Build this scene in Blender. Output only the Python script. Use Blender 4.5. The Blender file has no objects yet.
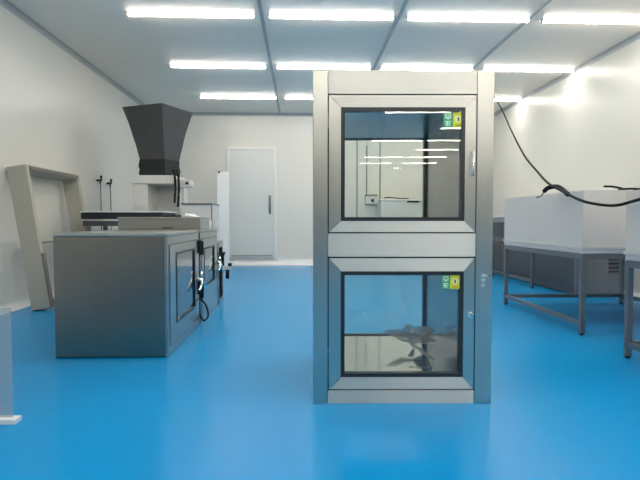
import bpy, bmesh, math, random
from mathutils import Vector, Matrix, Euler

random.seed(7)
C = bpy.context.scene.collection
F, CH = 510.0, 0.82                      # focal length in pixels, camera height
YAW, PIT = math.atan(20 / F), math.atan(19 / F)
fw = Vector((math.sin(YAW) * math.cos(PIT), math.cos(YAW) * math.cos(PIT), -math.sin(PIT)))
rt = Vector((math.cos(YAW), -math.sin(YAW), 0))
up = rt.cross(fw)
CAM = Vector((0, 0, CH))


def P(px, py, d):
    """world point on the plane Y=d lying behind photo point (px, py)"""
    r = fw + rt * ((px - 320) / F) + up * ((240 - py) / F)
    return CAM + r * (d / r.y)


# ------------------------------------------------------------------ materials
MATS = {}


def mat(name, col, rough=0.5, metal=0.0, spec=0.5, coat=0.0, coat_r=0.1, noise=0.0, nscale=(4, 4, 4),
        aniso=0.0, tangent=None, bump=0.0, rnoise=0.0, emis=None, estr=0.0, warp=0.0):
    if name in MATS:
        return MATS[name]
    m = bpy.data.materials.new(name)
    m.use_nodes = True
    nt = m.node_tree
    b = nt.nodes['Principled BSDF']
    b.inputs['Base Color'].default_value = (*col, 1)
    b.inputs['Roughness'].default_value = rough
    b.inputs['Metallic'].default_value = metal
    b.inputs['Specular IOR Level'].default_value = spec
    b.inputs['Coat Weight'].default_value = coat
    b.inputs['Coat Roughness'].default_value = coat_r
    if aniso:
        b.inputs['Anisotropic'].default_value = aniso
        cx = nt.nodes.new('ShaderNodeCombineXYZ')
        for i in range(3):
            cx.inputs[i].default_value = tangent[i]
        nt.links.new(cx.outputs[0], b.inputs['Tangent'])
    if noise or bump or rnoise or warp:
        tc = nt.nodes.new('ShaderNodeTexCoord')
        mp = nt.nodes.new('ShaderNodeMapping')
        mp.inputs['Scale'].default_value = nscale
        nz = nt.nodes.new('ShaderNodeTexNoise')
        nz.inputs['Scale'].default_value = 1.0
        nz.inputs['Detail'].default_value = 5
        nt.links.new(tc.outputs['Object'], mp.inputs[0])
        nt.links.new(mp.outputs[0], nz.inputs['Vector'])
        if noise:
            mx = nt.nodes.new('ShaderNodeMix')
            mx.data_type = 'RGBA'
            mx.inputs[6].default_value = (*[max(0, c * (1 - noise)) for c in col], 1)
            mx.inputs[7].default_value = (*[min(1, c * (1 + noise)) for c in col], 1)
            nt.links.new(nz.outputs['Fac'], mx.inputs[0])
            nt.links.new(mx.outputs[2], b.inputs['Base Color'])
        if rnoise:
            mr = nt.nodes.new('ShaderNodeMapRange')
            mr.inputs['To Min'].default_value = max(0.02, rough - rnoise)
            mr.inputs['To Max'].default_value = rough + rnoise
            nt.links.new(nz.outputs['Fac'], mr.inputs[0])
            nt.links.new(mr.outputs[0], b.inputs['Roughness'])
        if bump:
            bp = nt.nodes.new('ShaderNodeBump')
            bp.inputs['Strength'].default_value = bump
            bp.inputs['Distance'].default_value = 0.01
            nt.links.new(nz.outputs['Fac'], bp.inputs['Height'])
            nt.links.new(bp.outputs[0], b.inputs['Normal'])
    if emis:
        b.inputs['Emission Color'].default_value = (*emis, 1)
        b.inputs['Emission Strength'].default_value = estr
    MATS[name] = m
    return m


def glass_mat(name, tint=(0.95, 0.965, 0.95), ior=1.52, rough=0.0):
    m = bpy.data.materials.new(name)
    m.use_nodes = True
    nt = m.node_tree
    nt.nodes.clear()
    o = nt.nodes.new('ShaderNodeOutputMaterial')
    t = nt.nodes.new('ShaderNodeBsdfTransparent')
    t.inputs[0].default_value = (*tint, 1)
    g = nt.nodes.new('ShaderNodeBsdfGlossy')
    g.inputs['Roughness'].default_value = rough
    f = nt.nodes.new('ShaderNodeFresnel')
    f.inputs[0].default_value = ior
    x = nt.nodes.new('ShaderNodeMixShader')
    nt.links.new(f.outputs[0], x.inputs[0])
    nt.links.new(t.outputs[0], x.inputs[1])
    nt.links.new(g.outputs[0], x.inputs[2])
    nt.links.new(x.outputs[0], o.inputs[0])
    return m


Z, X, Yv = (0, 0, 1), (1, 0, 0), (0, 1, 0)
SC = (0.47, 0.455, 0.415)
steel_h = mat('steel_brushed_across', (.63, .59, .515), .38, 1, aniso=.85, tangent=Z, noise=.05, nscale=(1.5, 1.5, 60), rnoise=.05)
steel_v = mat('steel_brushed_upright', (.56, .545, .49), .34, 1, aniso=.8, tangent=X, noise=.05, nscale=(60, 1.5, 1.5), rnoise=.05)
steel_in = mat('steel_polished_inside', (.42, .375, .355), .22, 1, noise=.05, nscale=(3, 3, 3))
steel_floor = mat('steel_mirror_shelf', (.52, .52, .50), .09, 1, bump=.05, nscale=(5, 5, 5))
steel_front = mat('steel_front_dim_reflection', (.28, .25, .215), .30, 1, aniso=.7, tangent=X, noise=.08, nscale=(5, 2, 2))  # base colour darkened to stand in for dark surroundings mirrored in the fronts
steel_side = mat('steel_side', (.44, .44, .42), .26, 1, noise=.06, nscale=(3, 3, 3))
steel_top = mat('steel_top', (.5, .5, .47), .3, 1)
leg_steel = mat('leg_steel', (.20, .21, .22), .38, .7)
steel_light = mat('steel_handle', (.8, .8, .78), .18, 1)
seam = mat('seam_black', (.02, .02, .02), .6)
gasket = mat('gasket_black', (.012, .014, .018), .35)
rubber = mat('rubber_black', (.012, .012, .013), .7, spec=.15)
wall_m = mat('wall_panel_white', (.70, .69, .64), .31, spec=.36, noise=.015, nscale=(.7, .7, .7), bump=.03)
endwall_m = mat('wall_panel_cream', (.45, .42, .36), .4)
ceil_m = mat('ceiling_panel', (.89, .82, .73), .5, noise=.015, nscale=(.7, .7, .7))
joint_m = mat('joint_grey', (.40, .41, .42), .4)
cove_m = mat('cove_white', (.75, .77, .78), .3)
floor_m = mat('floor_epoxy_blue', (.0, .25, .57), .24, spec=.12, noise=.04, nscale=(1.2, 1.2, 1), bump=.04)
door_m = mat('door_white', (.66, .675, .655), .3)
door_frame_m = mat('door_frame_white', (.78, .79, .77), .25)
white_p = mat('white_plastic', (.62, .62, .60), .35)
tub_m = mat('tub_white_lilac', (.60, .575, .55), .38, noise=.02, nscale=(3, 3, 3))
tub_rim = mat('tub_rim', (.6, .58, .56), .4)
fabric = mat('hood_fabric', (.065, .066, .07), .85, noise=.15, nscale=(8, 8, 8), bump=.15)
fabric_d = mat('collar_fabric', (.012, .02, .019), .8, bump=.3, nscale=(14, 14, 3))
beige = mat('frame_beige', (.40, .385, .325), .45, noise=.06, nscale=(3, 3, 3))
beige_d = mat('frame_channel', (.16, .145, .13), .5)
yellow = mat('sticker_yellow', (.80, .72, .02), .5)
green = mat('sticker_green', (.05, .42, .16), .5)
ink = mat('ink_black', (.02, .03, .02), .6)
inkw = mat('ink_white', (.85, .88, .85), .5)
red = mat('red_mark', (.6, .08, .06), .5)
cab_slate = mat('cabinet_slate', (.055, .06, .068), .35)
cab_grey = mat('cabinet_grey', (.26, .26, .27), .4)
film = mat('plastic_film', (.97, .97, .98), .2, 0)
_nt = film.node_tree
_b = _nt.nodes['Principled BSDF']
_tl = _nt.nodes.new('ShaderNodeBsdfTranslucent'); _tl.inputs[0].default_value = (.95, .95, .95, 1)
_tr = _nt.nodes.new('ShaderNodeBsdfTransparent')
_m1 = _nt.nodes.new('ShaderNodeMixShader'); _m1.inputs[0].default_value = .5
_m2 = _nt.nodes.new('ShaderNodeMixShader'); _m2.inputs[0].default_value = .5
_nt.links.new(_b.outputs[0], _m1.inputs[1]); _nt.links.new(_tl.outputs[0], _m1.inputs[2])
_nt.links.new(_m1.outputs[0], _m2.inputs[1]); _nt.links.new(_tr.outputs[0], _m2.inputs[2])
_nt.links.new(_m2.outputs[0], _nt.nodes['Material Output'].inputs[0])
glass = glass_mat('pane_glass')
pane_mirror = mat('pane_mirrored', (.20, .23, .24), .07, .9)
lamp_m = mat('lamp_diffuser', (.9, .9, .9), .4, emis=(1.0, .935, .83), estr=44)
lamp_body = mat('lamp_batten', (.8, .8, .8), .4)


# ------------------------------------------------------------------ geometry helpers
def new():
    return bmesh.new()


def box(bm, x0, x1, y0, y1, z0, z1, bevel=0.0, m=None):
    vs = [bm.verts.new((x, y, z)) for x in (x0, x1) for y in (y0, y1) for z in (z0, z1)]
    if m:
        for v in vs:
            v.co = m @ v.co
    fs = [(0, 1, 3, 2), (4, 6, 7, 5), (0, 4, 5, 1), (2, 3, 7, 6), (0, 2, 6, 4), (1, 5, 7, 3)]
    faces = [bm.faces.new([vs[i] for i in f]) for f in fs]
    if bevel:
        es = list({e for f in faces for e in f.edges})
        bmesh.ops.bevel(bm, geom=es, offset=bevel, segments=2, profile=.6, affect='EDGES')
    return bm


def prism(bm, poly, axis, a, b):
    """extrude a 2D polygon along axis (0 x, 1 y, 2 z) from a to b"""
    def mk(p, t):
        c = [p[0], p[1]]
        c.insert(axis, t)
        return bm.verts.new(c)
    A = [mk(p, a) for p in poly]
    B = [mk(p, b) for p in poly]
    n = len(poly)
    bm.faces.new(A[::-1])
    bm.faces.new(B)
    for i in range(n):
        bm.faces.new((A[i], A[(i + 1) % n], B[(i + 1) % n], B[i]))
    bmesh.ops.recalc_face_normals(bm, faces=bm.faces)
    return bm


def tube(bm, pts, r, seg=10, smooth=True):
    pts = [Vector(p) for p in pts]
    if smooth and len(pts) > 2:
        out = []
        for i in range(len(pts) - 1):
            p0 = pts[max(i - 1, 0)]; p1 = pts[i]; p2 = pts[i + 1]; p3 = pts[min(i + 2, len(pts) - 1)]
            for k in range(6):
                t = k / 6
                out.append(.5 * ((2 * p1) + (p2 - p0) * t + (2 * p0 - 5 * p1 + 4 * p2 - p3) * t * t +
                                 (3 * p1 - p0 - 3 * p2 + p3) * t ** 3))
        out.append(pts[-1])
        pts = out
    rings = []
    for i, p in enumerate(pts):
        d = (pts[min(i + 1, len(pts) - 1)] - pts[max(i - 1, 0)]).normalized()
        a = d.cross(Vector((0, 0, 1)))
        if a.length < .05:
            a = d.cross(Vector((0, 1, 0)))
        a.normalize()
        b = d.cross(a)
        rings.append([bm.verts.new(p + (a * math.cos(2 * math.pi * k / seg) + b * math.sin(2 * math.pi * k / seg)) * r)
                      for k in range(seg)])
    for i in range(len(rings) - 1):
        for k in range(seg):
            f = bm.faces.new((rings[i][k], rings[i][(k + 1) % seg], rings[i + 1][(k + 1) % seg], rings[i + 1][k]))
            f.smooth = True
    bm.faces.new(rings[0][::-1])
    bm.faces.new(rings[-1])
    return bm


def cyl(bm, c, r, h, axis='z', seg=20):
    c = Vector(c)
    d = {'x': Vector((1, 0, 0)), 'y': Vector((0, 1, 0)), 'z': Vector((0, 0, 1))}[axis]
    return tube(bm, [c, c + d * h], r, seg, False)


def ring(bm, x0, x1, z0, z1, wl, wr, wb, wt, y0, y1):
    """rectangular picture frame with mitred corners in the XZ plane"""
    o = [(x0, z0), (x1, z0), (x1, z1), (x0, z1)]
    n = [(x0 + wl, z0 + wb), (x1 - wr, z0 + wb), (x1 - wr, z1 - wt), (x0 + wl, z1 - wt)]
    V = [[bm.verts.new((p[0], y, p[1])) for p in s] for s in (o, n) for y in (y0, y1)]
    of, ob, nf, nb = V
    for i in range(4):
        j = (i + 1) % 4
        bm.faces.new((of[i], of[j], nf[j], nf[i]))
        bm.faces.new((ob[j], ob[i], nb[i], nb[j]))
        bm.faces.new((of[j], of[i], ob[i], ob[j]))
        bm.faces.new((nf[i], nf[j], nb[j], nb[i]))
    bmesh.ops.recalc_face_normals(bm, faces=bm.faces)
    return bm


def obj(name, bm, m, parent=None):
    bmesh.ops.recalc_face_normals(bm, faces=bm.faces)
    me = bpy.data.meshes.new(name)
    bm.to_mesh(me)
    bm.free()
    me.materials.append(m)
    o = bpy.data.objects.new(name, me)
    C.objects.link(o)
    if parent:
        o.parent = parent
    return o


def tag(o, label, cat, group=None, kind=None):
    o['label'] = label
    o['category'] = cat
    if group:
        o['group'] = group
    if kind:
        o['kind'] = kind
    return o


def thing(name, label, cat, loc=(0, 0, 0), rotz=0, group=None):
    o = bpy.data.objects.new(name, None)
    o.empty_display_size = .1
    C.objects.link(o)
    o.location = loc
    o.rotation_euler = (0, 0, rotz)
    return tag(o, label, cat, group)


def struct(name, bm, m, parent=None):
    o = obj(name, bm, m, parent)
    if not parent:
        o['kind'] = 'structure'
    return o


def dup(root, loc, label):
    r = root.copy(); C.objects.link(r); r.location = loc
    r['label'] = label
    for ch in list(root.children):
        c = ch.copy(); C.objects.link(c); c.parent = r
        for g in ch.children:
            d = g.copy(); C.objects.link(d); d.parent = c
    return r


# ------------------------------------------------------------------ the room
XL, XR, YB, YF, H = -2.67, 3.60, 9.5, -13.6, 2.80
struct('floor', box(new(), XL - .2, XR + .2, YF - .2, YB + .2, -.1, 0), floor_m)
struct('ceiling', box(new(), XL - .2, XR + .2, YF - .2, YB + .2, H, H + .1), ceil_m)
struct('wall_back', box(new(), XL, XR, YB, YB + .1, 0, H), wall_m)
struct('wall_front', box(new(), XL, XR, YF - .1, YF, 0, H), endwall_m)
struct('wall_left', box(new(), XL - .1, XL, YF, YB, 0, H), wall_m)
struct('wall_right', box(new(), XR, XR + .1, YF, YB, 0, H), wall_m)


def cove(r, sx, sz, x, z, n=6):
    """quarter-round cove section, corner at (x, z), opening towards sx, sz"""
    pts = [(x, z)]
    for i in range(n + 1):
        a = math.pi / 2 * i / n
        pts.append((x + sx * r * (1 - math.sin(a)), z + sz * r * (1 - math.cos(a))))
    return pts


e = .001
struct('baseboard_left', prism(new(), cove(.07, 1, 1, XL + e, e), 1, YF + .1, YB - .1), cove_m)
struct('baseboard_right', prism(new(), cove(.07, -1, 1, XR - e, e), 1, YF + .1, YB - .1), cove_m)
struct('baseboard_back', prism(new(), cove(.12, -1, 1, YB - e, e), 0, XL + .08, XR - .08), cove_m)
struct('trim_1', prism(new(), cove(.05, 1, -1, XL + e, H - e), 1, YF + .1, YB - .1), joint_m)
struct('trim_2', prism(new(), cove(.05, -1, -1, XR - e, H - e), 1, YF + .1, YB - .1), joint_m)
struct('trim_3', prism(new(), cove(.05, -1, -1, YB - e, H - e), 0, XL + .06, XR - .06), joint_m)
n = 4
for xj in (-.365, .955, 2.235):
    struct('trim_%d' % n, box(new(), xj - .018, xj + .018, YF + .1, YB - .1, H - .012, H - .001), joint_m)
    n += 1
for xj in (P(357, 170, YB).x, P(380, 170, YB).x):     # joints of the back wall panels
    struct('trim_%d' % n, box(new(), xj - .012, xj + .012, YB - .006, YB - .001, .13, H - .06), leg_steel)
    n += 1

# door in the back wall
dx0, dx1, dz1 = P(228, 200, YB).x, P(277, 200, YB).x, P(250, 147, YB).z
door = struct('door_1', box(new(), dx0 + .05, dx1 - .05, YB - .035, YB - .002, .13, dz1 - .05, .004), door_m)
obj('door_frame', ring(new(), dx0, dx1, .125, dz1, .05, .05, .001, .05, YB - .05, YB - .002), door_frame_m, door)
hx = P(270, 200, YB).x
bm = box(new(), hx - .02, hx + .02, YB - .045, YB - .035, P(0, 214, YB).z, P(0, 195, YB).z, .003)
obj('door_handle', tube(bm, [(hx, YB - .04, P(0, 211, YB).z), (hx, YB - .09, P(0, 210, YB).z),
                             (hx, YB - .09, P(0, 199, YB).z), (hx, YB - .04, P(0, 198, YB).z)], .012), leg_steel, door)
bm = box(new(), dx0 + .06, dx1 - .09, YB - .055, YB - .035, .17, .20)
obj('door_sweep', bm, joint_m, door)

# ------------------------------------------------------------------ ceiling tube lights
LY0, STEP = 8.25, 1.63
LX = [(P(a_, 64, LY0 - STEP).x, P(b_, 64, LY0 - STEP).x) for a_, b_ in ((170.5, 266.5), (275.5, 371.5), (380, 473), (480.5, 575))]
proto = thing('ceiling_light', 'x', 'ceiling light', (0, 0, H), group='tube lights on the ceiling')
L2 = 1.20 / 2
obj('batten', box(new(), -L2, L2, -.022, .022, -.0145, -.001, .002), lamp_body, proto)
bm = new()
prism(bm, [(.026 * math.cos(a), -.015 - .015 * math.sin(a)) for a in [math.pi * k / 8 for k in range(9)]], 0, -L2 + .008, L2 - .008)
obj('diffuser', bm, lamp_m, proto)
obj('end_cap', box(new(), -L2, -L2 + .008, -.027, .027, -.0325, -.001, .002), lamp_body, proto)
obj('end_cap', box(new(), L2 - .008, L2, -.027, .027, -.0325, -.001, .002), lamp_body, proto)
colname = ['leftmost', 'second from left', 'third from left', 'rightmost']
rowname = {0: 'in the row nearest the back wall', 1: 'in the second row from the back',
           2: 'in the row above the pass box', 3: 'in the row nearest the viewer'}
first = True
for r in range(14):
    y = LY0 - r * STEP
    for c, (xa, xb) in enumerate(LX):
        if y < -4 and c < 2 or r in (9, 11, 13) and c < 3:
            continue            # not lit or not there: their reflections are missing in the glass
        if r == 0:
            pa_, pb__ = ((200, 277), (284, 361), (367, 444), (446, 522))[c]
            xa, xb = P(pa_, 96, y).x, P(pb__, 96, y).x
        loc = ((xa + xb) / 2, y, H)
        if r < 4:
            lab = 'white tube light, %s %s' % (colname[c], rowname[r])
        else:
            lab = 'white tube light over the viewer, seen only as a reflection in glass'
        if first:
            proto.location = loc; proto['label'] = lab; first = False
        else:
            dup(proto, loc, lab)

# ------------------------------------------------------------------ the double pass box
FD = 2.262
p0 = P(313, 404, FD); p1 = P(488.5, 404, FD)
W = p1.x - p0.x
D = .82
TOPZ = P(400, 72, FD).z + .004


def zf(py):
    return P(400, py, FD).z


pb = thing('pass_box', 'tall brushed stainless steel double pass box with two glazed doors in mid room', 'pass box',
           (p0.x, FD, 0), math.radians(-2.0))
# local frame: x 0..W, y 0 (front)..D, z up
PL, PR = .083 * W, .905 * W
zs = dict(t0=zf(96), ug0=zf(108), ug1=zf(221), ud=zf(232), ld=zf(258), lg0=zf(271), lg1=zf(376), b=zf(388))
obj('post', box(new(), 0, PL - .001, 0, .05, 0, TOPZ, .003), steel_v, pb)
obj('post', box(new(), PR + .001, W, 0, .05, 0, TOPZ, .003), steel_v, pb)
obj('post', box(new(), 0, PL - .001, D - .05, D, 0, TOPZ, .003), steel_v, pb)
obj('post', box(new(), PR + .001, W, D - .05, D, 0, TOPZ, .003), steel_v, pb)
for (ya, yb) in ((.001, .04), (D - .04, D - .001)):
    obj('top_panel', box(new(), PL + .0005, PR - .0005, ya, yb, zs['t0'] + .006, TOPZ, .001), steel_h, pb)
    obj('middle_panel', box(new(), PL + .0005, PR - .0005, ya, yb, zs['ld'] + .006, zs['ud'] - .006, .001), steel_h, pb)
    obj('bottom_panel', box(new(), PL + .0005, PR - .0005, ya, yb, 0, zs['b'] - .006, .001), steel_h, pb)
obj('side_panel', box(new(), 0.002, .012, .05, D - .05, 0, TOPZ - .002), steel_v, pb)
obj('side_panel', box(new(), W - .012, W - .002, .05, D - .05, 0, TOPZ - .002), steel_v, pb)
obj('roof', box(new(), .002, W - .002, .04, D - .04, TOPZ - .012, TOPZ - .001), steel_top, pb)
obj('base_plate', box(new(), .012, W - .012, .04, D - .04, .002, .02), steel_top, pb)


def chamber(z0, z1):
    x0, x1, y0, y1 = .155 * W + .012, .84 * W - .004, .045, D - .045
    obj('chamber_floor', box(new(), x0, x1, y0, y1, z0 - .01, z0), steel_floor, pb)
    obj('chamber_ceiling', box(new(), x0, x1, y0, y1, z1, z1 + .01), steel_in, pb)
    obj('chamber_wall', box(new(), x0 - .01, x0, y0, y1, z0 - .01, z1 + .01), steel_in, pb)
    obj('chamber_wall', box(new(), x1, x1 + .01, y0, y1, z0 - .01, z1 + .01), steel_in, pb)


ZC0, ZC1 = zs['lg1'] + .012, zs['lg0'] - .01
chamber(zs['ug1'] + .012, zs['ug0'] - .012)
chamber(ZC0, ZC1)


def pass_door(za, zb, ga, gb, front, handle):
    """door leaf between heights za..zb with glass ga..gb"""
    s = 1 if front else -1
    yf = .000 if front else D
    def yy(a, b):
        a, b = yf + s * a, yf + s * b
        return min(a, b), max(a, b)
    gx0, gx1 = .155 * W, .84 * W
    # stiles brushed upright, rails brushed across: mitred picture frame
    a, b = yy(.012, .029)
    d = obj('door', ring(new(), PL + .004, PR - .004, za + .002, zb - .002, gx0 - PL - .006, PR - gx1 - .006, ga - za - .004, zb - gb - .004, a, b), seam, pb)
    a, b = yy(-.002, .011)
    o = [(PL + .004, za), (PR - .004, za), (PR - .004, zb), (PL + .004, zb)]
    nn = [(gx0, ga), (gx1, ga), (gx1, gb), (gx0, gb)]
    for i in range(4):
        j = (i + 1) % 4
        rail = i in (0, 2)
        q = [o[i], o[j], nn[j], nn[i]]
        cx = sum(t[0] for t in q) / 4; cz = sum(t[1] for t in q) / 4
        sg = .001
        q = [(t[0] + (sg if t[0] < cx else -sg) * rail, t[1] + (sg if t[1] < cz else -sg) * (not rail)) for t in q]
        obj('rail' if rail else 'stile', prism(new(), q, 1, a, b), steel_h if rail else steel_v, d)
    a, b = yy(-.0025, .034)
    obj('gasket', ring(new(), gx0, gx1, ga, gb, .017, .017, .017, .017, a, b), gasket, d)
    a, b = yy(.004, .010)
    obj('window_pane', box(new(), gx0 + .012, gx1 - .012, a, b, ga + .012, gb - .012), glass, d)
    if handle == 'bar':
        hx = .965 * (PR - gx1) * .5 + gx1 + .004
        z1_, z0_ = zf(153), zf(176)
        hb = tube(new(), [(hx, yf, z0_), (hx, yf - s * .028, z0_), (hx, yf - s * .03, z0_ + .006), (hx, yf - s * .03, z1_ - .006), (hx, yf - s * .028, z1_), (hx, yf, z1_)], .0045, 10, False)
        obj('handle', hb, steel_light, d)
    elif handle == 'latch':
        hx = (PR + gx1) / 2 + .004
        zc = zf(315)
        hb = cyl(new(), (hx, yf - .012, zc), .012, .012, 'y')
        tube(hb, [(hx - .014, yf - .016, zc + .012), (hx - .002, yf - .02, zc + .014), (hx + .008, yf - .02, zc + .004), (hx + .008, yf - .018, zc - .012)], .004)
        obj('latch', hb, steel_light, d)
    return d


def stickers(d, pxg0, pxg1, pxy0, pxy1, py0, py1):
    """green sticker with white marks next to a yellow warning sticker, on the pane"""
    yy_ = .0035
    def lx(px): return P(px, (py0 + py1) / 2, FD).x - p0.x
    zt, zb = zf(py0), zf(py1)
    gx0, gx1 = lx(pxg0), lx(pxg1)
    gw, gh = gx1 - gx0, zt - zb
    gs = obj('sticker', box(new(), gx0, gx1, yy_ - .0006, yy_, zb, zt), green, d)
    gs['label'] = 'green sticker with white marks'
    bm = new()
    cx = (gx0 + gx1) / 2; cz = zt - gh * .24
    y_ = yy_ - .0012
    def bar(x, z, w, h): box(bm, x - w / 2, x + w / 2, y_, y_ + .0005, z - h / 2, z + h / 2)
    # first character: rounded loop with tail, second: stacked strokes
    bar(cx, cz + gh * .14, gw * .6, gh * .05); bar(cx - gw * .27, cz, gw * .1, gh * .26)
    bar(cx + gw * .27, cz, gw * .1, gh * .26); bar(cx, cz - gh * .12, gw * .6, gh * .05)
    bar(cx, cz, gw * .1, gh * .12); bar(cx, cz - gh * .18, gw * .22, gh * .08)
    for k in range(3):
        bar(cx, zt - gh * (.62 + .13 * k), gw * (.62 - .08 * k), gh * .05)
    bar(cx - gw * .12, zt - gh * .74, gw * .09, gh * .3)
    obj('sticker_mark', bm, inkw, d)
    yx0, yx1 = lx(pxy0), lx(pxy1)
    yw = yx1 - yx0
    ys = obj('sticker', box(new(), yx0, yx1, yy_ - .0006, yy_, zb, zt), yellow, d)
    ys['label'] = 'yellow warning sticker with a black symbol'
    bm = new()
    cx = (yx0 + yx1) / 2; cz = (zt + zb) / 2 + gh * .06
    # pale disc behind
    tube(bm, [(cx, y_ + .0004, cz), (cx, y_ + .0001, cz)], yw * .36, 20, False)
    obj('sticker_disc', bm, mat('sticker_pale', (.85, .85, .35), .5), d)
    bm = new()
    h = gh * .15
    prism(bm, [(cx - h * .1, cz + h), (cx + h * .45, cz + h * .25), (cx + h * .15, cz + h * .1), (cx + h * .5, cz - h * .55),
               (cx, cz - h), (cx - h * .5, cz - h * .45), (cx - h * .1, cz - h * .05), (cx - h * .45, cz + h * .3)], 1, y_ - .0012, y_ - .0004)
    for k in range(4):
        box(bm, cx - yw * .28 + k * yw * .15, cx - yw * .28 + k * yw * .15 + yw * .1, y_ - .0004, y_ + .0002, zb + gh * .1, zb + gh * .17)
    obj('sticker_symbol', bm, ink, d)


ud = pass_door(zs['ud'], zs['t0'], zs['ug1'], zs['ug0'], True, 'bar')
ldr = pass_door(zs['b'], zs['ld'], zs['lg1'], zs['lg0'], True, 'latch')
pass_door(zs['ud'], zs['t0'], zs['ug1'], zs['ug0'], False, None)
pass_door(zs['b'], zs['ld'], zs['lg1'], zs['lg0'], False, None)
stickers(ud, 442.5, 451.5, 452, 462, 113, 127.5)
stickers(ldr, 441, 448.5, 449, 458.5, 275, 288.5)
# black seams behind the gaps
for (ya, yb) in ((.012, .03),):
    for z in (zs['t0'], zs['ud'], zs['ld'], zs['b']):
        obj('seam', box(new(), PL + .0006, PR - .0006, ya + .02, yb + .02, z - .012, z + .012), seam, pb)
# indicator lamps and marks on the right post
sx = P(481.2, 280, FD).x - p0.x
for k, py in enumerate((275, 279.8, 285.2)):
    z = zf(py)
    bm = new()
    box(bm, sx - .007, sx + .007, -.0022, -.0005, z + .003, z + .0055)
    box(bm, sx - .007, sx - .004, -.0022, -.0005, z - .006, z + .003)
    box(bm, sx + .003, sx + .006, -.0022, -.0005, z - .006, z + .003)
    box(bm, sx - .005, sx + .005, -.0022, -.0005, z - .005, z - .003)
    obj('button_mark', bm, inkw, pb)
bm = new()
cyl(bm, (sx + .013, -.004, zf(275.3)), .004, .004, 'y', 14)
obj('indicator_lamp', bm, inkw, pb)
bm = new()
cyl(bm, (sx + .026, -.0025, zf(275.3)), .0025, .0025, 'y', 12)
cyl(bm, (sx + .004, -.0025, zf(271.5)), .002, .0025, 'y', 12)
obj('indicator_lamp', bm, red, pb)

# crumpled protective film lying in the lower chamber
def crumple(cx, cy, cz, lx, ly, lz, seed, na=16, nb=9):
    rnd = random.Random(seed)
    bm = new()
    g = []
    for i in range(na):
        row = []
        for j in range(nb):
            u, v = i / (na - 1) - .5, j / (nb - 1) - .5
            w = max(0, 1 - (2 * abs(u)) ** 1.6)
            row.append(bm.verts.new((cx + u * lx + rnd.uniform(-1, 1) * lx * .03, cy + v * ly * (.35 + w) + rnd.uniform(-1, 1) * ly * .05,
                                     cz + abs(w * (1 - abs(v) * 1.2) * lz * (.45 + .9 * rnd.random())) + .003)))
        g.append(row)
    for i in range(na - 1):
        for j in range(nb - 1):
            bm.faces.new((g[i][j], g[i + 1][j], g[i + 1][j + 1])) 
            bm.faces.new((g[i][j], g[i + 1][j + 1], g[i][j + 1]))
    return bm


rnd = random.Random(11)
bm = new()
cc = P(411, 335, 2.76)
outline = [(384, 331, 2.70), (392, 329, 2.78), (401, 331, 2.80), (407, 324, 2.84), (415, 327, 2.84), (431, 327, 2.66), (435, 330, 2.52),
           (430, 336, 2.70), (437, 341, 2.46), (424, 344, 2.64), (411, 343, 2.63), (402, 342, 2.64), (394, 337, 2.66)]
rim = [P(*q_) for q_ in outline]
ringA = []
for k, p_ in enumerate(rim):
    m_ = cc.lerp(p_, .5) + Vector((rnd.uniform(-.006, .006), rnd.uniform(-.02, .02), rnd.uniform(-.02, .022)))
    ringA.append(bm.verts.new(m_))
ringB = [bm.verts.new(p_) for p_ in rim]
ctr = bm.verts.new(cc + Vector((0, 0, .012)))
for k in range(len(rim)):
    j = (k + 1) % len(rim)
    bm.faces.new((ctr, ringA[k], ringA[j]))
    bm.faces.new((ringA[k], ringB[k], ringB[j], ringA[j]))
# a gathered tail that stands on the chamber floor
tl = [bm.verts.new((cc.x + dx_, 2.70 + dy_, ZC0 + .003)) for dx_, dy_ in ((-.006, 0), (.0, -.006), (.006, 0), (0, .006))]
tu = [bm.verts.new(cc + Vector(v_)) for v_ in ((-.02, 0, -.004), (0, -.02, -.006), (.02, 0, -.004), (0, .02, 0))]
for k in range(4):
    bm.faces.new((tu[k], tu[(k + 1) % 4], tl[(k + 1) % 4], tl[k]))
bmesh.ops.triangulate(bm, faces=bm.faces)
o = obj('plastic_film', bm, film)
tag(o, 'crumpled clear plastic film lying on the lower chamber floor of the pass box', 'plastic film')
sd = o.modifiers.new('thick', 'SOLIDIFY'); sd.thickness = .0012
bm = new()
q0, q1 = P(408, 341, 2.60), P(434, 370, 2.42)
q0.z = max(q0.z, ZC0 + .02)
q1.z = max(q1.z, ZC0 + .008)
side = Vector((.017, 0, 0))
rows = []
for k in range(9):
    t = k / 8
    c = q0.lerp(q1, t) + Vector((.004 * math.sin(k * 2.1), 0, .006 * abs(math.sin(k * 1.7))))
    rows.append([bm.verts.new(c + side * s * (1 - .3 * t) + Vector((0, 0, .004 * (s == 0)))) for s in (-1, 0, 1)])
for k in range(8):
    for j in range(2):
        bm.faces.new((rows[k][j], rows[k][j + 1], rows[k + 1][j + 1], rows[k + 1][j]))
o = obj('film_strip', bm, film)
tag(o, 'thin twisted strip of plastic film slanting toward the lower pane of the pass box', 'plastic film')
sd = o.modifiers.new('thick', 'SOLIDIFY'); sd.thickness = .0012


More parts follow.
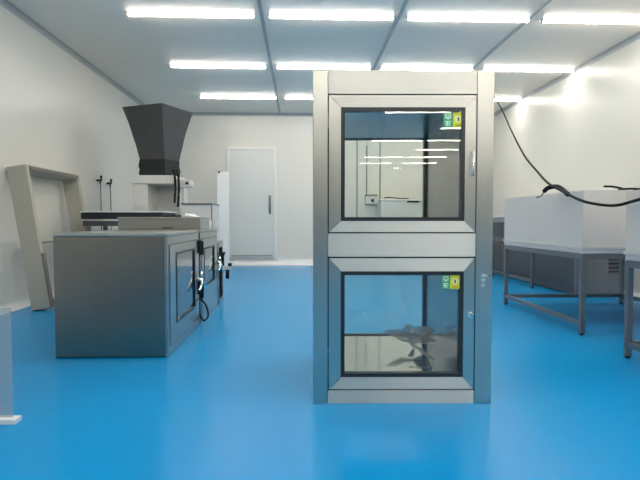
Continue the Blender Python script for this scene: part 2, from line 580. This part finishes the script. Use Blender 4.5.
# ------------------------------------------------------------------ steel machines on the left
def machine(label, x0, x1, y0, y1, h, win=True):
    t = thing('steel_machine', label, 'machine', ((x0 + x1) / 2, (y0 + y1) / 2, 0))
    hx_, hy = (x1 - x0) / 2, (y1 - y0) / 2
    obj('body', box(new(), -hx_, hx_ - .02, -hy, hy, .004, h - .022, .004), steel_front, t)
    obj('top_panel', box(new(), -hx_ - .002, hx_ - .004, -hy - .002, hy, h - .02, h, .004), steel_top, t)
    # side face with door
    fm = new()
    ring(fm, -hy, hy, .004, h - .022, .045, .04, .05, .05, 0, .018)
    for v in fm.verts:
        v.co = Vector((hx_ - .018 + v.co.y, v.co.x, v.co.z))
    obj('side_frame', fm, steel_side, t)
    return t, hx_, hy


def side_door(t, hx_, hy, h, ga, gb, gz0, gz1, handle_z, hinge=True):
    """door on the +X face, glass from ga..gb (local y) and gz0..gz1"""
    dm = new()
    ring(dm, -hy + .05, hy - .045, .06, h - .075, ga + hy - .05, hy - .045 - gb, gz0 - .06, h - .075 - gz1, 0, .018)
    for v in dm.verts:
        v.co = Vector((hx_ - .013 + v.co.y, v.co.x, v.co.z))
    d = obj('door', dm, steel_side, t)
    gm = new()
    ring(gm, ga, gb, gz0, gz1, .014, .014, .014, .014, 0, .01)
    for v in gm.verts:
        v.co = Vector((hx_ - .002 + v.co.y, v.co.x, v.co.z))
    obj('gasket', gm, gasket, d)
    obj('window_pane', box(new(), hx_ - .006, hx_ - .002, ga + .01, gb - .01, gz0 + .01, gz1 - .01), pane_mirror, d)
    hy_ = hy - .065
    bm = cyl(new(), (hx_ + .004, hy_, handle_z), .016, .03, 'x', 16)
    tube(bm, [(hx_ + .03, hy_, handle_z + .01), (hx_ + .04, hy_ - .03, handle_z - .03), (hx_ + .04, hy_ - .13, handle_z - .07)], .010)
    tube(bm, [(hx_ + .03, hy_, handle_z + .01), (hx_ + .045, hy_ + .03, handle_z - .03), (hx_ + .045, hy_ + .05, handle_z - .08)], .010)
    tube(bm, [(hx_ + .03, hy_, handle_z), (hx_ + .035, hy_, handle_z + .06)], .010)
    obj('handle', bm, steel_light, d)
    if hinge:
        for hz in (.62, .30):
            obj('hinge', box(new(), hx_ - .001, hx_ + .022, hy - .04, hy - .005, hz - .05, hz + .05, .004), rubber, t)
    return d


x0, x1 = P(55, 340, 3.07).x, P(168, 340, 3.07).x
h1 = P(110, 233, 3.07).z
m1, ax, ay = machine('low steel machine nearest the viewer, dark front and glazed side door', x0, x1, 3.07, 4.02, h1)
yc = (3.07 + 4.02) / 2
side_door(m1, ax, ay, h1, 3.27 - yc, 3.85 - yc, .17, .62, .37)
bm = new()
tube(bm, [(ax + .005, ay - .02, .22), (ax + .05, ay + .005, .16), (ax + .07, ay - .0, .08), (ax + .04, ay - .02, .04), (ax + .005, ay - .01, .09)], .007)
obj('cable_loop', bm, rubber, m1)
m2, ax2, ay2 = machine('steel machine standing right behind the nearest one, under the flat steel box', x0, x1, 4.08, 4.92, h1)
yc = (4.08 + 4.92) / 2
side_door(m2, ax2, ay2, h1, 4.22 - yc, 4.72 - yc, .28, .60, .43, False)
obj('hinge', box(new(), ax2 - .001, ax2 + .02, -ay2 + .005, -ay2 + .04, .55, .66, .004), rubber, m2)
obj('hinge', box(new(), ax2 - .001, ax2 + .02, -ay2 + .005, -ay2 + .04, .2, .32, .004), rubber, m2)
m3, ax3, ay3 = machine('lower short steel unit at the far end of the steel machines', x0 + .1, x1, 4.97, 5.28, .63)
bm = tube(new(), [(ax3, 0, .44), (ax3 + .02, 0, .47), (ax3 + .03, .04, .50), (ax3 + .01, .08, .47), (ax3 + .01, .1, .33)], .012)
obj('hose', bm, rubber, m3)
bm = box(new(), ax3 + .001, ax3 + .09, .02, .06, .33, .365, .005)
obj('bracket', bm, white_p, m3)
bm = cyl(new(), (ax3 + .06, .04, .24), .018, .09, 'z', 14)
cyl(bm, (ax3 + .085, .04, .365), .02, .03, 'z', 14)
obj('valve', bm, rubber, m3)

# flat steel box on machine two
bx0, bx1 = P(118, 225, 4.10).x, P(200.5, 225, 4.10).x
zt = P(150, 217, 4.10).z
t = thing('steel_box', 'flat grey steel box lying across the second steel machine', 'box', ((bx0 + bx1) / 2, 4.30, h1))
w2 = (bx1 - bx0) / 2
obj('body', box(new(), -w2, w2 - .02, -.20, .20, 0.001, zt - h1 - .012, .003), mat('box_grey', (.25, .25, .23), .4, .6), t)
obj('lid', box(new(), -w2 - .003, w2, -.205, .205, zt - h1 - .012, zt - h1, .003), mat('box_lid', (.33, .33, .30), .4, .6), t)
obj('end_panel', box(new(), w2 - .02, w2 - .002, -.2, .2, .001, zt - h1 - .012), steel_side, t)
obj('vent_slot', box(new(), w2 - .30, w2 - .22, -.2025, -.199, .012, .02), seam, t)

# odds and ends on that box
q = P(190, 216, 4.3)
o = obj('plastic_bag', crumple(q.x, 4.3, zt, .15, .11, .03, 9, 14, 9), mat('bag_white', (.8, .82, .8), .4))
tag(o, 'crumpled white plastic bag on the flat steel box', 'plastic bag')
o.modifiers.new('thick', 'SOLIDIFY').thickness = .001
q = P(180, 216, 4.28)
bm = box(new(), q.x - .13, q.x - .04, 4.24, 4.31, zt + .001, zt + .014, .004)
cyl(bm, (q.x - .04, 4.275, zt + .009), .008, .05, 'x', 12)
tag(obj('hand_tool', bm, rubber), 'small black hand tool beside the white bag on the flat steel box', 'tool')
for k, (px, lb) in enumerate(((210.8, 'left'), (215, 'right'))):
    q = P(px, 228, 4.75)
    bm = new()
    prof = [(.001, 0), (.017, 0), (.018, .01), (.018, .06), (.012, .07), (.012, .08), (.001, .082)]
    rings = []
    for (r, z) in prof:
        rings.append([bm.verts.new((r * math.cos(2 * math.pi * s / 18), r * math.sin(2 * math.pi * s / 18), z)) for s in range(18)])
    for i in range(len(rings) - 1):
        for s in range(18):
            bm.faces.new((rings[i][s], rings[i][(s + 1) % 18], rings[i + 1][(s + 1) % 18], rings[i + 1][s])).smooth = True
    bm.faces.new(rings[0][::-1]); bm.faces.new(rings[-1])
    o = obj('bottle', bm, white_p)
    o.location = (q.x, 4.75 if k else 4.70, h1 + .001)
    tag(o, 'small white bottle on the second steel machine, %s of the pair' % lb, 'bottle', 'small white bottles')

# grey-white cabinet behind
ca, cb = P(181, 203, 6.0), P(211, 203, 6.0)
t = thing('white_cabinet', 'plain pale cabinet behind the steel machines with a dark top edge', 'cabinet', ((ca.x + cb.x) / 2, 6.3, 0))
w2 = (cb.x - ca.x) / 2
obj('body', box(new(), -w2, w2, -.29, .29, .01, ca.z - .02, .004), white_p, t)
obj('top', box(new(), -w2 - .005, w2 + .005, -.3, .3, ca.z - .018, ca.z, .003), leg_steel, t)
obj('side_strip', box(new(), w2 + .0005, w2 + .012, -.3, -.28, .01, ca.z - .02), leg_steel, t)

# bench with a white top
ba, bb = P(80, 211, 5.5), P(165, 211, 5.5)
bz = ba.z
t = thing('work_bench', 'low bench with thin white top and black apron by the left wall', 'bench', ((ba.x + bb.x) / 2, 5.8, 0))
w2 = (bb.x - ba.x) / 2
obj('bench_top', box(new(), -w2, w2, -.3, .3, bz - .014, bz, .003), cove_m, t)
obj('apron', box(new(), -w2 + .005, w2 - .03, -.29, .29, bz - .085, bz - .015), gasket, t)
obj('rail', box(new(), -w2 + .01, w2 - .02, -.295, -.27, bz - .103, bz - .087, .002), steel_light, t)
obj('lower_panel', box(new(), -w2 + .02, w2 - .03, -.28, .28, bz - .16, bz - .105), cab_slate, t)
for sx_ in (-1, 1):
    for sy_ in (-1, 1):
        obj('leg', box(new(), sx_ * (w2 - .06) - .02, sx_ * (w2 - .06) + .02, sy_ * .24 - .02, sy_ * .24 + .02, 0, bz - .161), leg_steel, t)

# white machine stand with the dark fabric hood
ha, hb = P(132, 175, 6.25), P(177, 175, 6.25)
hc = P(190, 180, 6.25)
hz = ha.z
t = thing('machine_stand', 'white arch shaped machine stand carrying the dark funnel hood', 'machine', ((ha.x + hb.x) / 2, 6.6, 0))
w2 = (hb.x - ha.x) / 2
lw = P(147, 190, 6.25).x - ha.x
obj('base', box(new(), -w2, w2, -.3, .34, 0, .88, .006), cab_grey, t)
obj('upright', box(new(), -w2, -w2 + lw, -.33, .33, .881, hz - .105, .006), white_p, t)
obj('back_panel', box(new(), -w2 + lw, w2 - .02, .1, .3, .881, hz - .105), white_p, t)
obj('upright', box(new(), w2 - .03, w2, -.2, -.1, .881, hz - .105, .004), white_p, t)
obj('top_slab', box(new(), -w2 - .004, w2 - .03, -.35, .34, hz - .104, hz, .008), white_p, t)
obj('arm', box(new(), w2 - .028, hc.x - t.location.x, -.33, -.15, hz - .14, hz - .05, .006), white_p, t)
obj('knob', cyl(new(), (hc.x - t.location.x - .04, -.345, hz - .095), .016, .016, 'y', 14), rubber, t)

# the funnel hood
fd = 6.6
fx = P(161, 175, fd).x
zc1 = P(161, 161, fd).z
top_px = [(122, 107, 6.45), (162, 103, 6.15), (193, 113, 6.7)]
tp = [P(*q_) for q_ in top_px]
tp.append(tp[0] + tp[2] - tp[1])
t = thing('funnel_hood', 'dark grey fabric funnel hood flaring upward on the white stand', 'hood', (fx, fd, hz + .001))
hl = Vector((fx, fd, hz + .001))
bm = new()
wb_ = P(178, 161, fd).x - fx
rot = math.radians(18)
lowc = [Vector((-wb_, -wb_ * .7, 0)), Vector((wb_ * .5, -wb_, 0)), Vector((wb_, wb_ * .3, 0)), Vector((-wb_ * .5, wb_, 0))]
lowz = zc1 - hl.z


def loft(bm, A, B, n=6, sub=6, bulge=0.0, wr=0.0):
    """loft between two quads with gently wrinkled cloth sides"""
    rnd = random.Random(5)
    def per(Q):
        out = []
        for i in range(4):
            for k in range(sub):
                out.append(Q[i].lerp(Q[(i + 1) % 4], k / sub))
        return out
    pa, pb_ = per(A), per(B)
    R = []
    for j in range(n + 1):
        s = j / n
        row = []
        for i, (a_, b_) in enumerate(zip(pa, pb_)):
            p = a_.lerp(b_, s)
            c = (sum(A, Vector()) / 4).lerp(sum(B, Vector()) / 4, s)
            rr = (p - c); rr.z = 0
            f_ = 1 + bulge * math.sin(math.pi * s) + wr * rnd.uniform(-1, 1) * (0 < j < n)
            row.append(bm.verts.new(Vector((c.x, c.y, p.z)) + rr * f_))
        R.append(row)
    m_ = len(R[0])
    for j in range(n):
        for i in range(m_):
            bm.faces.new((R[j][i], R[j][(i + 1) % m_], R[j + 1][(i + 1) % m_], R[j + 1][i]))
    return R


top_l = [v - hl for v in tp]
bm = new()
R = loft(bm, [v + Vector((0, 0, lowz)) for v in lowc], top_l, 7, 6, -.04, .008)
bm.faces.new(R[-1])
obj('cone', bm, fabric, t)
bm = new()
R = loft(bm, [v * 1.04 + Vector((0, 0, .002)) for v in lowc], [v * 1.02 + Vector((0, 0, lowz)) for v in lowc], 5, 6, .02, .03)
bm.faces.new(R[0][::-1]); bm.faces.new(R[-1])
obj('collar', bm, fabric_d, t)
for dxp, yb_ in ((174.5, 203), (178, 207)):
    s0 = P(dxp, 172, 6.2) - hl; s1 = P(dxp, yb_, 6.2) - hl
    bm = tube(new(), [(s0.x - .05, s0.y + .15, .06), (s0.x, s0.y, s0.z), ((s0.x + s1.x) / 2 + .01, s0.y, (s0.z + s1.z) / 2), s1], .014, 8)
    obj('strap', bm, rubber, t)

# tall white board leaning by the door
ra, rb_ = P(217, 180, 9.0), P(228.5, 180, 9.0)
t = thing('white_board', 'tall narrow white wrapped board standing beside the back door', 'board', ((ra.x + rb_.x) / 2, 9.0, 0), 0)
w2 = (rb_.x - ra.x) / 2
hz_ = P(222, 169, 9.0).z
obj('panel', box(new(), -w2, w2, -.03, .03, 0, hz_ - .05, .012), mat('board_white', (.86, .87, .86), .4), t)
bm = box(new(), -w2 + .002, -w2 + .1, -.025, .025, hz_ - .049, hz_, .01)
obj('top_fold', bm, white_p, t)
bm = cyl(new(), (-w2 + .04, -.032, hz_ - .06), .018, .012, 'y', 12)
obj('clip', bm, rubber, t)

# beige frame leaning on the left wall
t = thing('leaning_frame', 'beige metal frame leaning against the left wall', 'frame', (-2.36, 4.72, 0))
t.rotation_euler = (0, math.radians(-8.5), 0)
th = .085
HH, LL = 1.335, 1.12
z_off = .015
obj('upright', box(new(), -th, th, 0, .055, z_off, HH, .006), beige, t)
obj('upright', box(new(), -th, th, LL - .055, LL, z_off, HH, .006), beige, t)
obj('top_rail', box(new(), -th, th, .056, LL - .056, HH - .045, HH, .004), beige, t)
obj('cross_rail', box(new(), -th + .01, th - .01, .056, LL - .056, .62, .66, .004), beige, t)
obj('channel', box(new(), th + .0005, th + .014, .0, .055, z_off, .52), beige_d, t)
obj('channel', box(new(), th + .0005, th + .012, .06, LL - .06, HH - .04, HH - .012), beige_d, t)
obj('foot', box(new(), -th + .01, th, .0, .09, .0135, .0148), rubber, t)

# hoses hanging by the frame
for (px_, ty, ey, lab) in ((106.5, 181, 230, 'thin black hooked hose hanging on the left wall beside the leaning frame'),
                           (115.5, 184, 230, 'thin black hooked hose on the left wall, nearer the white stand')):
    d_ = 6.9 if px_ < 110 else 7.25
    xx = XL + .03
    zt_ = P(px_, ty, d_).z; ze = P(px_, ey, d_).z
    t = thing('hanging_hose', lab, 'hose', (xx, d_, 0))
    obj('hose', tube(new(), [(0, 0, ze - .25), (0, 0, (zt_ + ze) / 2), (.0, -.01, zt_ - .05), (.03, -.06, zt_ + .02), (.05, -.14, zt_ + .02), (.06, -.2, zt_ - .05)], .006), cab_slate, t)
    obj('hook', tube(new(), [(-.028, -.06, zt_ + .0), (.0, -.07, zt_ + .005), (.03, -.08, zt_ + .0), (.045, -.1, zt_ + .06)], .014), rubber, t)

# pale cabinet edge at the left of the view
xe = P(8, 330, 2.08).x
t = thing('clear_screen', 'edge of a hazy clear plastic screen on a white foot at the left border', 'screen', (xe - .3, 2.1, 0))
haze = mat('screen_haze', (.42, .46, .48), .3)
haze.node_tree.nodes['Principled BSDF'].inputs['Alpha'].default_value = .38
obj('sheet', box(new(), -.3, .3, -.004, .004, .022, .47), haze, t)
obj('foot', box(new(), -.3, .325, -.03, .02, 0, .021, .003), cove_m, t)


# ------------------------------------------------------------------ stands and tubs on the right
def stand(label, x0, x1, y0, y1, h, group='steel stands on the right'):
    t = thing('steel_stand', label, 'stand', ((x0 + x1) / 2, (y0 + y1) / 2, 0), 0, group)
    a_, b_ = (x1 - x0) / 2, (y1 - y0) / 2
    s = .017
    for sx_ in (-1, 1):
        for sy_ in (-1, 1):
            cx, cy = sx_ * (a_ - s), sy_ * (b_ - s)
            l = obj('leg', box(new(), cx - s, cx + s, cy - s, cy + s, .012, h, .003), leg_steel, t)
            obj('foot', cyl(new(), (cx, cy, 0), .014, .0115, 'z', 12), rubber, l)
    for sx_ in (-1, 1):
        cx = sx_ * (a_ - s)
        obj('top_rail', box(new(), cx - s + .002, cx + s - .002, -b_ + 2 * s, b_ - 2 * s, h - .04, h - .001), leg_steel, t)
        obj('low_rail', box(new(), cx - s + .004, cx + s - .004, -b_ + 2 * s, b_ - 2 * s, .065, .10), leg_steel, t)
    for sy_ in (-1, 1):
        cy = sy_ * (b_ - s)
        obj('top_rail', box(new(), -a_ + 2 * s, a_ - 2 * s, cy - s + .002, cy + s - .002, h - .04, h - .001), leg_steel, t)
    cy = b_ - s
    obj('low_rail', box(new(), -a_ + 2 * s, a_ - 2 * s, cy - s + .004, cy + s - .004, .065, .10), leg_steel, t)
    return t


def tub(label, x0, x1, y0, y1, z0, z1):
    t = thing('white_tub', label, 'tub', ((x0 + x1) / 2, (y0 + y1) / 2, z0), 0, 'white tubs on the steel stands')
    a_, b_, h = (x1 - x0) / 2, (y1 - y0) / 2, z1 - z0
    w = .012
    bm = new()
    lo = [(-a_, -b_), (a_, -b_), (a_, b_), (-a_, b_)]
    li = [(-a_ + w, -b_ + w), (a_ - w, -b_ + w), (a_ - w, b_ - w), (-a_ + w, b_ - w)]
    O0 = [bm.verts.new((x, y, 0.001)) for x, y in lo]; O1 = [bm.verts.new((x, y, h)) for x, y in lo]
    I0 = [bm.verts.new((x, y, .02)) for x, y in li]; I1 = [bm.verts.new((x, y, h)) for x, y in li]
    bm.faces.new(O0[::-1]); bm.faces.new(I0)
    for i in range(4):
        j = (i + 1) % 4
        bm.faces.new((O0[i], O0[j], O1[j], O1[i])); bm.faces.new((I0[j], I0[i], I1[i], I1[j])); bm.faces.new((O1[i], O1[j], I1[j], I1[i]))
    bmesh.ops.bevel(bm, geom=[e_ for e_ in bm.edges], offset=.004, segments=2, affect='EDGES')
    obj('body', bm, tub_m, t)
    r = new()
    ring(r, -a_ - .006, a_ + .006, -b_ - .006, b_ + .006, .0055, .0055, .0055, .0055, .035, .055)
    for v in r.verts:
        v.co = Vector((v.co.x, v.co.z, v.co.y))
    obj('base_band', r, tub_rim, t)
    return t


SX = P(582, 254, 3.55).x
zA = P(582, 254, 3.55).z
zT = P(582, 190, 3.55).z
BX = P(625.5, 240, 2.975).x
stand('grey steel stand under the fully visible white tub', SX, SX + 1.2, 3.55, 4.94, zA)
tub('large white tub beside the pass box on a steel stand', SX, SX + 1.2, 3.55, 4.94, zA, zT)
stand('steel stand cut by the right border of the view', BX, BX + 1.2, 1.72, 2.975, zA)
tub('white tub cut by the right border, nearest of the two', BX, BX + 1.2, 1.72, 2.975, zA, zT - .04)
stand('low empty steel stand far behind the white tub', 2.02, 2.85, 6.08, 7.4, .585)

# dark cabinet along the right wall with louvred front
t = thing('steel_cabinet', 'long dark slate cabinet along the right wall, louvred light grey front', 'cabinet', (3.25, 7.0, 0))
obj('body', box(new(), -.25, .27, -1.55, 1.6, .01, .80, .004), cab_slate, t)
obj('front_panel', box(new(), -.25, .27, -1.57, -1.551, .01, .80, .003), cab_grey, t)
obj('top', box(new(), -.26, .27, -1.58, 1.6, .801, .875, .004), cab_grey, t)
obj('worktop', box(new(), -.27, .27, -1.59, 1.6, .876, .90, .004), cove_m, t)
vx = P(615, 264, 5.42).x - 3.25
for k in range(5):
    obj('louvre', box(new(), vx - .07, vx + .07, -1.585, -1.571, .44 - k * .045, .452 - k * .045, .002), seam, t)
for yy_ in (-.5, .5):
    obj('door_seam', box(new(), -.2525, -.2505, yy_ - .003, yy_ + .003, .03, .79), seam, t)
# white box at the far right against the back wall, glimpsed through the upper doors
qa, qb = P(381, 199, 9.0), P(425, 199, 9.0)
t = thing('white_chest', 'low white chest by the back wall, seen through the upper glass', 'cabinet', ((qa.x + qb.x) / 2, 9.18, 0))
w2 = (qb.x - qa.x) / 2
obj('body', box(new(), -w2, w2, -.18, .18, .01, qa.z - .03, .005), white_p, t)
obj('lid', box(new(), -w2 - .01, w2 + .01, -.19, .18, qa.z - .028, qa.z, .005), cove_m, t)
for s in (-.1,):
    obj('catch', box(new(), P(407, 200, 9).x - t.location.x, P(419, 200, 9).x - t.location.x, -.2, -.1905, qa.z - .06, qa.z - .03, .002), rubber, t)
q = P(390, 198, 9.05)
tag(obj('cord', tube(new(), [(q.x - .1, 9.1, qa.z + .02), (q.x, 9.08, qa.z + .03), (q.x + .2, 9.08, qa.z + .012), (q.x + .35, 9.1, qa.z + .012)], .01), rubber),
    'short dark cord lying on the low white chest', 'cord')
# wall unit left of it
qa, qb = P(366, 196, 9.4), P(377, 204, 9.4)
t = thing('wall_box', 'small white control box on the back wall, seen through the upper glass', 'control box', ((qa.x + qb.x) / 2, 9.49, (qa.z + qb.z) / 2))
w2, h2 = (qb.x - qa.x) / 2, (qa.z - qb.z) / 2
obj('housing', box(new(), -w2, w2, -.08, 0, -h2, h2, .006), white_p, t)
obj('cap', box(new(), -w2 - .01, w2 + .01, -.09, 0, h2 + .0005, h2 + .03, .003), leg_steel, t)
obj('button', cyl(new(), (.02, -.095, -.01), .03, .015, 'y', 16), rubber, t)
obj('conduit', cyl(new(), (-w2 + .02, -.03, h2 + .031), .008, .9, 'z', 10), leg_steel, t)

# ------------------------------------------------------------------ black cables on the right
pts = [P(496, 99, 7.8), P(503, 112, 6.9), P(512, 132, 5.9), P(524, 155, 5.0), P(536, 170, 4.4), P(548, 183, 3.85), P(562, 191, 3.6),
       P(580, 200, 3.3), P(596, 204, 3.15), P(614, 205.5, 3.0), P(630, 202, 2.88), P(650, 194, 2.7), P(690, 160, 2.3)]
pts = [Vector((pts[0].x, pts[0].y + .1, H - .005))] + pts
pc = thing('power_cable', 'long black cable sagging from the ceiling in front of the white tubs', 'cable', pts[0])
obj('cable', tube(new(), [p - pts[0] for p in pts], .009), rubber, pc)
cA = [P(541, 196, 3.85), P(544, 191.5, 3.83), P(548, 188, 3.8), P(556, 186.5, 3.75), P(562, 189, 3.68), P(568, 194.5, 3.55)]
obj('branch', tube(new(), [p - pts[0] for p in cA[1:]], .017), rubber, pc)
obj('branch_tip', tube(new(), [P(536, 197.5, 3.85) - pts[0], cA[0] - pts[0], cA[1] - pts[0]], .006), leg_steel, pc)
pl = [P(604, 186.3, 3.7), P(612, 186.6, 3.7), P(618, 187.6, 3.7), P(624, 189, 3.7), P(632, 188.7, 3.7), P(645, 189.3, 3.7), P(670, 190, 3.7)]
t = thing('plug_lead', 'black lead with dark plugs lying along the tub by the right border', 'cable', pl[0])
o_ = Vector(pl[0])
obj('lead', tube(new(), [p - o_ for p in pl], .008), rubber, t)
c_ = P(621, 191, 3.7) - o_
obj('plug', box(new(), c_.x - .018, c_.x + .018, c_.y - .015, c_.y + .015, c_.z - .014, c_.z + .014, .004), rubber, t)
c_ = P(637, 189.5, 3.7) - o_
obj('plug', box(new(), c_.x - .02, c_.x + .02, c_.y - .015, c_.y + .015, c_.z - .01, c_.z + .01, .004), rubber, t)

# ------------------------------------------------------------------ world, camera, view
w = bpy.data.worlds.new('world')
bpy.context.scene.world = w
w.use_nodes = True
w.node_tree.nodes['Background'].inputs[0].default_value = (.8, .85, .9, 1)
w.node_tree.nodes['Background'].inputs[1].default_value = 0.05

cd = bpy.data.cameras.new('camera')
cam = bpy.data.objects.new('camera', cd)
C.objects.link(cam)
cd.sensor_width = 36
cd.lens = F / 640 * 36
cam.location = CAM
cam.rotation_euler = (math.pi / 2 - PIT, 0, -YAW)
bpy.context.scene.camera = cam
vs = bpy.context.scene.view_settings
vs.view_transform = 'Standard'
vs.look = 'None'
vs.gamma = 1
vs.use_curve_mapping = False
vs.exposure = 0.12
